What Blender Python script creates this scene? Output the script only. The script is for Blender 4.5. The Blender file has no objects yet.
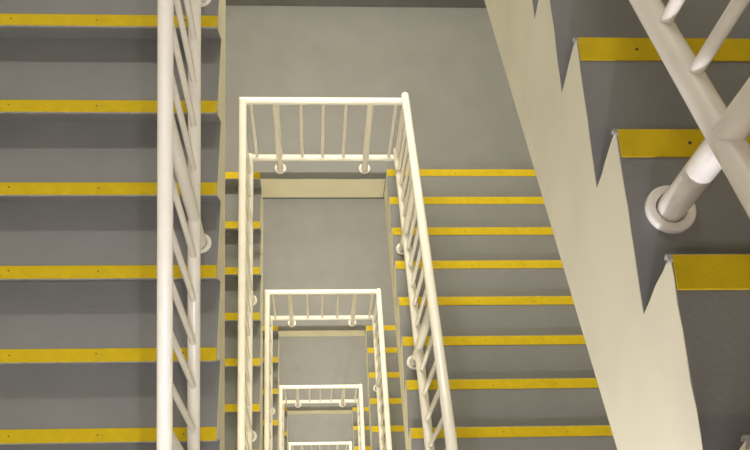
import bpy, bmesh, math, random
from mathutils import Vector, Matrix
from mathutils.geometry import tessellate_polygon
random.seed(7)
C = bpy.context.scene.collection
SC = bpy.context.scene

# ------------------------------------------------------------------ dimensions (metres)
GO, RI, NR = 0.300, 0.1596, 12          # going, riser, risers per flight
YL = 3.2334                              # front edge of the far landings
H = 2*NR*RI
Z0 = -6.8396 + H                         # top of the far landing of the foreground storey
YN = YL - (NR-1)*GO                      # front edge of the near landings
YB, YF = 4.80, -1.65                     # back / front wall
XL, XR = -1.78, 1.90                     # side walls
GH, GB, GY = 1.0238, 0.185, 0.082        # guard height, bottom rail height, setback
def zl(k): return Z0 - k*H
NAMES = ['foreground', 'one storey below', 'two storeys below', 'three storeys below', 'four storeys below']
XE_L = [-.412, -.428, -.426, -.428, -.428]     # well edge of the left flights
XE_R = [.5305, .502, .517, .4935, .50]         # well edge of the right flights
GXL = [-.495, -.4956, -.504, -.488, -.459]     # guard corners
GXR = [.57, .5677, .605, .574, .550]
HB_L = [.40, .45, .40, .35, .35]               # stringer depth below the nosing line
HB_R = [.516, .36, .30, .28, .28]
OFF_L = [0.007, .0315, .0, .01, .01]
OFF_R = [.007, .006, .014, .01, .01]
JOG = {3: .008, 4: -.004, 8: .012}       # small unevenness of the cast steps
FASC = [.30, .325, .20, .20, .20]

# ------------------------------------------------------------------ materials
def mat(name, col, rough=.5, var=.06, scale=6, bump=0.0, bscale=60, metal=0, spec=.5, specks=None):
    m = bpy.data.materials.new(name); m.use_nodes = True
    nt = m.node_tree; b = nt.nodes['Principled BSDF']
    tc = nt.nodes.new('ShaderNodeTexCoord')
    n = nt.nodes.new('ShaderNodeTexNoise'); n.inputs['Scale'].default_value = scale
    n.inputs['Detail'].default_value = 6
    nt.links.new(tc.outputs['Object'], n.inputs['Vector'])
    r = nt.nodes.new('ShaderNodeValToRGB')
    lo = [max(0, c*(1-var*1.6)) for c in col]; hi = [min(1, c*(1+var*1.6)) for c in col]
    r.color_ramp.elements[0].position = .3; r.color_ramp.elements[1].position = .7
    r.color_ramp.elements[0].color = (*lo, 1); r.color_ramp.elements[1].color = (*hi, 1)
    nt.links.new(n.outputs['Fac'], r.inputs['Fac'])
    out = r.outputs['Color']
    if specks:
        n3 = nt.nodes.new('ShaderNodeTexNoise'); n3.inputs['Scale'].default_value = specks[1]
        n3.inputs['Detail'].default_value = 3
        nt.links.new(tc.outputs['Object'], n3.inputs['Vector'])
        r3 = nt.nodes.new('ShaderNodeValToRGB')
        r3.color_ramp.elements[0].position = specks[2]; r3.color_ramp.elements[1].position = specks[2]+.05
        r3.color_ramp.elements[0].color = (0, 0, 0, 1); r3.color_ramp.elements[1].color = (1, 1, 1, 1)
        nt.links.new(n3.outputs['Fac'], r3.inputs['Fac'])
        mx = nt.nodes.new('ShaderNodeMix'); mx.data_type = 'RGBA'
        nt.links.new(r3.outputs['Color'], mx.inputs['Factor'])
        nt.links.new(out, mx.inputs['A']); mx.inputs['B'].default_value = (*specks[0], 1)
        out = mx.outputs['Result']
    nt.links.new(out, b.inputs['Base Color'])
    b.inputs['Roughness'].default_value = rough
    b.inputs['Metallic'].default_value = metal
    b.inputs['Specular IOR Level'].default_value = spec
    if bump:
        n2 = nt.nodes.new('ShaderNodeTexNoise'); n2.inputs['Scale'].default_value = bscale
        n2.inputs['Detail'].default_value = 4
        nt.links.new(tc.outputs['Object'], n2.inputs['Vector'])
        bp = nt.nodes.new('ShaderNodeBump'); bp.inputs['Strength'].default_value = bump
        bp.inputs['Distance'].default_value = .004
        nt.links.new(n2.outputs['Fac'], bp.inputs['Height'])
        nt.links.new(bp.outputs['Normal'], b.inputs['Normal'])
    return m
M_GREY = mat('grey_floor_paint', (.208, .206, .196), .48, .03, 5, .15, 90, spec=.35, specks=((.27, .265, .25), 38, .74))
M_CREAM = mat('cream_wall_paint', (.70, .66, .50), .6, .03, 5, .10, 45, spec=.3)
M_YEL = mat('yellow_nosing_tread', (.585, .42, .006), .6, .05, 22, .3, 260, spec=.2, specks=((.42, .31, .02), 60, .72))
M_RAIL = mat('cream_gloss_paint', (.80, .765, .68), .22, .02, 12, .05, 30, spec=.5)
M_ALU = mat('worn_aluminium', (.33, .32, .295), .55, .12, 30, .1, 200, metal=.3)
M_SCREW = mat('dark_screw', (.075, .065, .04), .5, .2, 60, metal=.3)
M_WALL = mat('pale_wall_paint', (.66, .63, .52), .75, .03, 3, .2, 40)
M_SKIRT = mat('dark_grey_skirting_paint', (.15, .145, .14), .5, .05, 6, .15, 60)

# ------------------------------------------------------------------ mesh helpers
def add_prism_x(bm, poly, x0, x1):
    """closed polygon of (y, z) points extruded from x0 to x1"""
    a = [bm.verts.new((x0, y, z)) for y, z in poly]
    b = [bm.verts.new((x1, y, z)) for y, z in poly]
    n = len(poly)
    for tri in tessellate_polygon([[Vector((y, z, 0)) for y, z in poly]]):
        bm.faces.new([a[i] for i in tri]); bm.faces.new([b[i] for i in reversed(tri)])
    for i in range(n):
        j = (i+1) % n
        bm.faces.new((a[i], b[i], b[j], a[j]))
def add_box(bm, x0, x1, y0, y1, z0, z1, bev=0):
    ret = bmesh.ops.create_cube(bm, size=1)
    vs = ret['verts']
    for v in vs:
        v.co = Vector(((x0+x1)/2+v.co.x*(x1-x0), (y0+y1)/2+v.co.y*(y1-y0), (z0+z1)/2+v.co.z*(z1-z0)))
    if bev:
        es = list({e for v in vs for e in v.link_edges})
        bmesh.ops.bevel(bm, geom=es, offset=bev, segments=2, affect='EDGES')
def add_tube(bm, p0, p1, r, n=20, n0=None, n1=None, cap0=False, cap1=False):
    """tube; n0/n1: optional plane normals that mitre the ends; cap: hemispherical ends"""
    p0, p1 = Vector(p0), Vector(p1)
    d = (p1-p0).normalized()
    up = Vector((0, 0, 1)) if abs(d.z) < .9 else Vector((0, 1, 0))
    u = d.cross(up).normalized(); w = d.cross(u).normalized()
    offs = [u*math.cos(2*math.pi*i/n)*r + w*math.sin(2*math.pi*i/n)*r for i in range(n)]
    rings = []
    def ring(p, nn):
        out = []
        for o in offs:
            q = p+o
            if nn is not None:
                nv = Vector(nn); q = q + d*((p-q).dot(nv)/d.dot(nv))
            out.append(bm.verts.new(q))
        return out
    if cap0:
        for k in range(1, 6):
            a = math.pi/2*k/6
            rings.append([bm.verts.new(p0 - d*r*math.cos(a) + o*math.sin(a)) for o in offs])
    rings.append(ring(p0, n0)); rings.append(ring(p1, n1))
    if cap1:
        for k in range(5, 0, -1):
            a = math.pi/2*k/6
            rings.append([bm.verts.new(p1 + d*r*math.cos(a) + o*math.sin(a)) for o in offs])
    for a, b in zip(rings, rings[1:]):
        for i in range(n):
            j = (i+1) % n
            bm.faces.new((a[i], a[j], b[j], b[i]))
    bm.faces.new(list(reversed(rings[0]))); bm.faces.new(rings[-1])
def add_lathe(bm, prof, n=32):
    """closed (r, z) profile turned about z"""
    rings = []
    for i in range(n):
        a = 2*math.pi*i/n
        rings.append([bm.verts.new((r*math.cos(a), r*math.sin(a), z)) for r, z in prof])
    m = len(prof)
    for i in range(n):
        A, B = rings[i], rings[(i+1) % n]
        for j in range(m):
            k = (j+1) % m
            bm.faces.new((A[j], B[j], B[k], A[k]))
def obj(name, bm, m, parent=None, loc=None, smooth=False):
    bmesh.ops.recalc_face_normals(bm, faces=bm.faces[:])
    me = bpy.data.meshes.new(name); bm.to_mesh(me); bm.free()
    if smooth:
        for p in me.polygons: p.use_smooth = True
        try: me.set_sharp_from_angle(angle=math.radians(40))
        except Exception: pass
    me.materials.append(m)
    o = bpy.data.objects.new(name, me); C.objects.link(o)
    if parent:
        o.parent = parent
        if loc is None: o.location = -Vector(parent['base'])    # mesh written in world coordinates
        else: o.location = loc
    elif loc is not None: o.location = loc
    return o
def inst(src, parent, loc):
    o = src.copy(); C.objects.link(o); o.parent = parent; o.location = loc
    return o
def thing(name, label, cat, base, group=None):
    o = bpy.data.objects.new(name, None); C.objects.link(o)
    o.empty_display_size = .2
    o.location = base; o['base'] = list(base)
    o['label'] = label; o['category'] = cat
    if group: o['group'] = group
    return o
def struct(name, bm, m):
    o = obj(name, bm, m); o['kind'] = 'structure'
    return o

# ------------------------------------------------------------------ the shaft
ZFLOOR = zl(4) - NR*RI
ZCEIL = 1.75
def shell(name, x0, x1, y0, y1, z0, z1, m):
    bm = bmesh.new(); add_box(bm, x0, x1, y0, y1, z0, z1); return struct(name, bm, m)
T = .2
shell('wall_left', XL-T, XL, YF-T, YB+T, ZFLOOR, ZCEIL, M_WALL)
shell('wall_right', XR, XR+T, YF-T, YB+T, ZFLOOR, ZCEIL, M_WALL)
shell('wall_back', XL, XR, YB, YB+T, ZFLOOR, ZCEIL, M_WALL)
shell('wall_front', XL, XR, YF-T, YF, ZFLOOR, ZCEIL, M_WALL)
shell('floor', XL-T, XR+T, YF-T, YB+T, ZFLOOR-T, ZFLOOR, M_GREY)
shell('ceiling', XL-T, XR+T, YF-T, YB+T, ZCEIL, ZCEIL+T, M_WALL)
ZBULK = .52                               # lowered ceiling over the far end
shell('ceiling_bulkhead', XL, XR, YL, YB, ZBULK, ZCEIL, M_WALL)

# ------------------------------------------------------------------ nosing pieces
def bullnose_bm(x0, x1, side):
    """thin curled lip along x; side = -1 when the riser faces the camera side"""
    bm = bmesh.new()
    ro, ri = .0085, .0055
    arc = [math.radians(a) for a in range(-75, 181, 15)]
    outer = [(side*math.cos(a)*ro, math.sin(a)*ro) for a in arc]
    inner = [(side*math.cos(a)*ri, math.sin(a)*ri) for a in reversed(arc)]
    add_prism_x(bm, [(y-side*.0050, z-.0055) for y, z in outer+inner], x0, x1)
    return bm
def screw_bm():
    bm = bmesh.new()
    add_lathe(bm, [(0.0001, .0), (.0034, .0), (.0034, .0006), (.0025, .0011), (.0010, .0005), (.0001, .0005)], 14)
    return bm
_screw = {}
def make_screw(parent, loc):
    if 'm' not in _screw:
        o = obj('screw', screw_bm(), M_SCREW, parent, loc); _screw['m'] = o
        return o
    return inst(_screw['m'], parent, loc)
def jig(poly, amp, step):
    """break long edges up and jitter them a little: hand-painted edge"""
    if not amp: return poly
    out = []
    for (a, b) in zip(poly, poly[1:]):
        L = math.hypot(b[0]-a[0], b[1]-a[1]); n = max(1, int(L/step))
        for i in range(n):
            t = i/n; j = amp if i else 0
            out.append((a[0]+(b[0]-a[0])*t+random.uniform(-j, j), a[1]+(b[1]-a[1])*t+random.uniform(-j, j)))
    out.append(poly[-1])
    return out

def flight(k, left):
    z0 = zl(k); u = .042
    xe = XE_L[k] if left else XE_R[k]
    xw = XL if left else XR
    base = (xe, YL-5.5*GO, z0)
    where = NAMES[k]
    if left:
        lab = ['wide grey stair flight with yellow nosings filling the left edge of the photo',
               'grey left-hand flight one storey down, a narrow sliver behind the long white railing',
               'grey left-hand flight two storeys down, glimpsed as small yellow nosing ends',
               'grey left-hand flight three storeys down, a tiny sliver left of the small guard',
               'lowest left-hand flight, four storeys down'][k]
    else:
        lab = ['near right-hand stair flight with big cream sawtooth stringer and dark grey treads',
               'grey flight with eight wide yellow nosings right of the largest white guard',
               'right-hand flight two storeys down, short yellow nosings right of the second white guard',
               'right-hand flight three storeys down, tiny yellow nosings right of the third guard',
               'lowest right-hand flight, four storeys down'][k]
    t = thing('stair_flight', lab, 'stair flight', base, 'stair flights')
    if left:
        ys = [YL - j*GO - (OFF_L[k] if j else 0) + (JOG.get(j, 0) if k == 0 else 0) for j in range(NR)]
        N = [(ys[j], z0-j*RI) for j in range(NR)]
        F = [(ys[j]+(u if j else -.001), z0-(j+1)*RI) for j in range(NR)]
        saw = [p for j in range(NR) for p in (N[j], F[j])]
        nl = lambda y: z0 + (y-YL)*RI/GO
        hb = HB_L[k]
    else:
        ys = [YL - j*GO + (OFF_R[k] if 0 < j < NR-1 else 0) for j in range(NR)]
        N = [(ys[j], z0+(j+1)*RI) for j in range(NR)]
        F = [(ys[j]-u, z0+j*RI) for j in range(NR)]
        saw = [p for j in range(NR) for p in (F[j], N[j])]
        nl = lambda y: z0 + RI - (y-YL)*RI/GO
        hb = HB_R[k]
    y0, y1 = saw[0][0], saw[-1][0]
    # concrete steps
    bm = bmesh.new()
    body = saw + [(y1, nl(y1)-hb+.012), (y0, nl(y0)-hb+.012)]
    s = 1 if left else -1
    add_prism_x(bm, body, xe - s*.0012, xw + s*.004)
    obj('steps', bm, M_GREY, t)
    # cream painted side face
    bm = bmesh.new()
    amp = .0030 if k == 0 else .0012
    side = jig(saw, amp, .035) + [(y1, nl(y1)-hb), (y0, nl(y0)-hb)]
    add_prism_x(bm, side, xe - s*.0012, xe)
    obj('stringer', bm, M_CREAM, t)
    # cream painted underside
    bm = bmesh.new()
    add_prism_x(bm, [(y0, nl(y0)-hb), (y1, nl(y1)-hb), (y1, nl(y1)-hb+.012), (y0, nl(y0)-hb+.012)], xe - s*.007, xw + s*.004)
    obj('soffit', bm, M_CREAM, t)
    # nosings
    x_in, x_out = xe - s*.003, xw + s*.05
    a, b = min(x_in, x_out), max(x_in, x_out)
    dy = 1 if left else -1
    bm = bmesh.new()
    add_box(bm, a, b, min(0, dy*.055), max(0, dy*.055), 0, .0035, .0008)
    strip0 = None
    for j in range(NR):
        loc = Vector((0, N[j][0], N[j][1])) - Vector(base)
        if strip0 is None:
            strip0 = obj('nosing_strip', bm, M_YEL, t, loc); st = strip0
            lb = bullnose_bm(a+(0 if left else -.007), b+(.004 if left else 0), -dy)
            lip0 = obj('metal_lip', lb, M_ALU, st, (0, 0, 0), True)
        else:
            st = inst(strip0, t, loc); inst(lip0, st, (0, 0, 0))
        if k == 0 or (k == 1 and not left):
            for i in range(4):
                xs = (-.545 - .352*i) if left else ((.655 if k == 0 else .65) + .352*i)
                make_screw(st, (xs + random.uniform(-.006, .006), dy*(.030+random.uniform(-.004, .004)), .0035))
    return t

# ------------------------------------------------------------------ railings
def flange_prof():
    return [(.0250, .0), (.0435, .0), (.0435, .009), (.0425, .0115), (.040, .0130), (.0290, .0130), (.0275, .0120), (.0270, .005), (.0250, .005)]
_fl = {}
def make_flange(parent, loc):
    if 'm' not in _fl:
        bm = bmesh.new(); add_lathe(bm, flange_prof()); _fl['m'] = obj('flange', bm, M_RAIL, parent, loc, True); return
    inst(_fl['m'], parent, loc)
R_HAND, R_BOT, R_POST, R_BAL = .0255, .0252, .0240, .0118

# (x of the railing plane, handrail height over nosing line at the far and the near end, same for the bottom rail)
RAIL_L = [(-.485, 1.05, 1.05, .195, .195), (-.4956, .985, 1.09, .16, .29), (-.500, .985, 1.06, .15, .20), (-.486, .985, 1.06, .15, .20), (-.459, .985, 1.03, .15, .20)]
RAIL_R = [(.604, 1.03, 1.03, .194, .186), (.5677, .99, 1.03, .19, .26), (.603, .95, .90, .10, .10), (.572, .96, .96, .15, .18), (.550, .98, .98, .15, .18)]
def railing(k, left):
    z0 = zl(k)
    X, h0, h1, b0, b1 = (RAIL_L if left else RAIL_R)[k]
    if left:
        lab = ['white railing running straight down the left foreground stair flight',
               'white sloping railing left of the largest guard, one storey down',
               'white sloping railing left of the second guard, two storeys down',
               'white sloping railing left of the third guard, three storeys down',
               'white sloping railing left of the smallest guard, four storeys down'][k]
        nl = lambda y: z0 + (y-YL)*RI/GO
        ya = YL+GY if k else YL+.3
        treads = [3, 6, 9]; tz = lambda j: z0 - j*RI; tyc = lambda j: YL-(j-.5)*GO - OFF_L[k]
    else:
        lab = ['thick cream railing in the top right corner, standing on the near flight',
               'white slanting railing with rounded handrail end right of the largest guard',
               'white slanting railing right of the second guard, two storeys down',
               'white slanting railing right of the third guard, three storeys down',
               'white slanting railing right of the smallest guard, four storeys down'][k]
        nl = lambda y: z0 + RI - (y-YL)*RI/GO
        ya = YL+GY-.005
        treads = [2, 5, 8]; tz = lambda j: z0 + (j+1)*RI; tyc = lambda j: YL-(j+.5)*GO
    yb = YN - GY
    base = (X, (ya+yb)/2, nl((ya+yb)/2))
    t = thing('stair_railing', lab, 'railing', base, 'sloping stair railings')
    lerp = lambda y, a, b: a + (b-a)*(ya-y)/(ya-yb)
    hz = lambda y: nl(y)+lerp(y, h0, h1)
    bz = lambda y: nl(y)+lerp(y, b0, b1)
    pa, pb = Vector((X, ya, hz(ya))), Vector((X, yb, hz(yb)))
    d = (pb-pa).normalized()
    bm = bmesh.new()
    if left:
        add_tube(bm, pa, pb, R_HAND, 28, n0=(d - Vector((1, 0, 0))).normalized() if k else None, cap1=True)
    else:
        add_tube(bm, pa, pb, R_HAND, 28, cap0=True, cap1=True)
    obj('handrail', bm, M_RAIL, t, smooth=True)
    qa, qb = Vector((X, ya, bz(ya))), Vector((X, yb, bz(yb)))
    bm = bmesh.new()
    add_tube(bm, qa, qb, R_BOT, 24, cap0=True, cap1=True)
    obj('bottom_rail', bm, M_RAIL, t, smooth=True)
    if not left:
        bm = bmesh.new(); add_tube(bm, (X, ya-.004, bz(ya)), (X, ya-.004, hz(ya)), .013, 16)
        obj('end_post', bm, M_RAIL, t, smooth=True)
    pys = []
    for j in treads:
        y = tyc(j); pys.append(y)
        bm = bmesh.new(); add_tube(bm, (X, y, tz(j)-.002), (X, y, hz(y)-.006), R_POST, 24)
        p = obj('post', bm, M_RAIL, t, smooth=True)
        make_flange(p, (X, y, tz(j)))
    # balusters midway between posts, every 15 cm
    ref = pys[1] + (.013 if left and k == 0 else 0)
    i = -20
    while i < 20:
        y = ref + i*.15; i += 1
        if y > ya-.06 or y < yb+.05: continue
        if min(abs(y-p) for p in pys) < .05: continue
        bm = bmesh.new(); add_tube(bm, (X, y, bz(y)+.008), (X, y, hz(y)-.008), R_BAL, 14)
        obj('baluster', bm, M_RAIL, t, smooth=True)
    return t

def guard(k):
    z0 = zl(k); y = YL+GY
    xl, xr = GXL[k], RAIL_R[k][0]
    xl = RAIL_L[k][0]
    lab = ['', 'largest white landing guard, at the head of the well one storey down',
           'second white landing guard, mid-size, two storeys down the well',
           'third white landing guard, small, three storeys down the well',
           'smallest white landing guard, at the bottom centre edge of the photo'][k]
    t = thing('landing_guard', lab, 'guard rail', ((xl+xr)/2, y, z0), 'landing guards down the well')
    bm = bmesh.new()
    d = Vector((0, -1, -RI/GO)).normalized()
    add_tube(bm, (xl, y, z0+GH), (xr-.012, y, z0+GH), R_HAND, 28, n0=(d - Vector((1, 0, 0))).normalized())
    obj('top_rail', bm, M_RAIL, t, smooth=True)
    bm = bmesh.new()
    add_tube(bm, (xl, y, z0+GB), (xr, y, z0+GB), R_BOT, 24, cap0=True)
    obj('bottom_rail', bm, M_RAIL, t, smooth=True)
    w = xr-xl
    for f, post in ((.048, 0), (.201, 1), (.358, 0), (.497, 0), (.640, 0), (.793, 1), (.953, 0)):
        x = xl+f*w
        if post:
            bm = bmesh.new(); add_tube(bm, (x, y, z0-.002), (x, y, z0+GH-.006), R_POST, 24)
            p = obj('post', bm, M_RAIL, t, smooth=True); make_flange(p, (x, y, z0))
        else:
            bm = bmesh.new(); add_tube(bm, (x, y, z0+GB+.008), (x, y, z0+GH-.008), R_BAL, 14)
            obj('baluster', bm, M_RAIL, t, smooth=True)
# parts whose parent is itself a part sit in world-offset space already
def landing(name, lab, x0, x1, y0, y1, z, th, face_y, fx0, fx1):
    t = thing(name, lab, 'landing', ((x0+x1)/2, (y0+y1)/2, z), 'stair landings')
    bm = bmesh.new(); add_box(bm, x0+.004, x1-.004, y0, y1, z-th+.012, z)
    obj('slab', bm, M_GREY, t)
    bm = bmesh.new(); add_box(bm, x0+.004, x1-.004, y0, y1, z-th, z-th+.012)
    obj('soffit', bm, M_CREAM, t)
    e = -1 if face_y == y0 else 1
    bm = bmesh.new()
    top = jig([(fx0, z-.004), (fx1, z-.004)], .004, .05)
    ya, yb = sorted((face_y, face_y+e*.006))
    vs = top + [(fx1, z-th), (fx0, z-th)]
    A = [bm.verts.new((x, ya, zz)) for x, zz in vs]; B = [bm.verts.new((x, yb, zz)) for x, zz in vs]
    bm.faces.new(A); bm.faces.new(list(reversed(B)))
    for i in range(len(vs)):
        j = (i+1) % len(vs); bm.faces.new((A[i], B[i], B[j], A[j]))
    obj('fascia', bm, M_CREAM, t)
    return t

for k in range(5):
    flight(k, True); flight(k, False)
    railing(k, True); railing(k, False)
    if k: guard(k)
    lab = ['grey landing at the head of the foreground flights', 'largest grey landing, spreading across the top centre of the photo',
           'second grey landing, seen through the opening below the largest guard',
           'third grey landing, a small square deeper down the well',
           'smallest grey landing, lowest one visible at the bottom of the well'][k]
    landing('stair_landing', lab, XL, XR, YL, YB-.004, zl(k), FASC[k], YL, XE_L[k], XE_R[k])
    lab = ['upper near landing at the top of the near right-hand flight', 'near landing one storey below', 'near landing two storeys below', 'near landing three storeys below', 'near landing four storeys below'][k]
    landing('stair_landing', lab, XL, XR, YF+.004, YN, zl(k)+NR*RI, .25, YN, XE_L[k], XE_R[k])
    # painted skirting along the back wall of each landing
    bm = bmesh.new(); add_box(bm, XL, XR, YB-.012, YB, zl(k), zl(k)+.12, .003)
    o = struct('baseboard_back', bm, M_SKIRT)

# ------------------------------------------------------------------ lamps of the stairwell, plus added tinted fills over the near end
def lamp(name, loc, size, power, col):
    l = bpy.data.lights.new(name, 'AREA'); l.shape = 'RECTANGLE'; l.size, l.size_y = size
    l.energy = power; l.color = col
    o = bpy.data.objects.new(name, l); C.objects.link(o); o.location = loc
    return o
def bulb(name, loc, rad, power, col):
    l = bpy.data.lights.new(name, 'POINT'); l.shadow_soft_size = rad; l.energy = power; l.color = col
    o = bpy.data.objects.new(name, l); C.objects.link(o); o.location = loc
    return o
WARM = (1, .95, .82); NEUTRAL = (1, .965, .93); COOL = (.88, .87, 1.0)
lamp('ceiling_or_fill_light', (-.45, 4.15, ZBULK-.03), (1.7, .12), 68, NEUTRAL)
lamp('ceiling_or_fill_light', (1.1, -.9, ZCEIL-.03), (1.2, .12), 20, (1, .84, .60))  # unseen fill, placed and tinted to warm the near right-hand flight
lamp('ceiling_or_fill_light', (-1.1, -1.1, ZCEIL-.03), (1.0, .12), 22, (.80, .74, 1.0))  # added fill without a known source, tints the left flight lavender
for k in range(5):
    lamp('ceiling_or_fill_light', (.05, 4.35, zl(k)-FASC[k]-.03), (1.2, .12), 95, WARM)
    zs = zl(k)+NR*RI-.25
    c = COOL if k == 0 else WARM
    if k < 2:                                # bare bulbs under the two uppermost near landings
        bulb('ceiling_bulb', (.06, -.9, zs-.032), .03, 98 if k == 0 else 104, c)
        lamp('ceiling_or_fill_light', (-.4, -1.1, zs-.03), (.6, .12), 30, c)
    else:
        lamp('ceiling_or_fill_light', (-.4, -.9, zs-.03), (.6, .12), 99, c)

w = bpy.data.worlds.new('world'); SC.world = w; w.use_nodes = True
w.node_tree.nodes['Background'].inputs['Color'].default_value = (.9, .92, 1, 1)
w.node_tree.nodes['Background'].inputs['Strength'].default_value = .05

# ------------------------------------------------------------------ camera
cam = bpy.data.cameras.new('camera'); co = bpy.data.objects.new('camera', cam); C.objects.link(co)
right = Vector((.9984253, -.02355185, .05091396))
down = Vector((.00288775, -.88481741, -.46592898))
fwd = Vector((.05602305, .46534231, -.88335607))
co.matrix_world = Matrix(((right.x, -down.x, -fwd.x, 0), (right.y, -down.y, -fwd.y, 0), (right.z, -down.z, -fwd.z, 0), (0, 0, 0, 1)))
cam.sensor_fit = 'HORIZONTAL'; cam.sensor_width = 36
cam.lens = 1012.2745/750*36
cam.shift_y = -90/750
cam.clip_start = .05
SC.camera = co
SC.view_settings.view_transform = 'Standard'; SC.view_settings.look = 'None'
SC.view_settings.gamma = 1; SC.view_settings.use_curve_mapping = False
SC.view_settings.exposure = 0.0
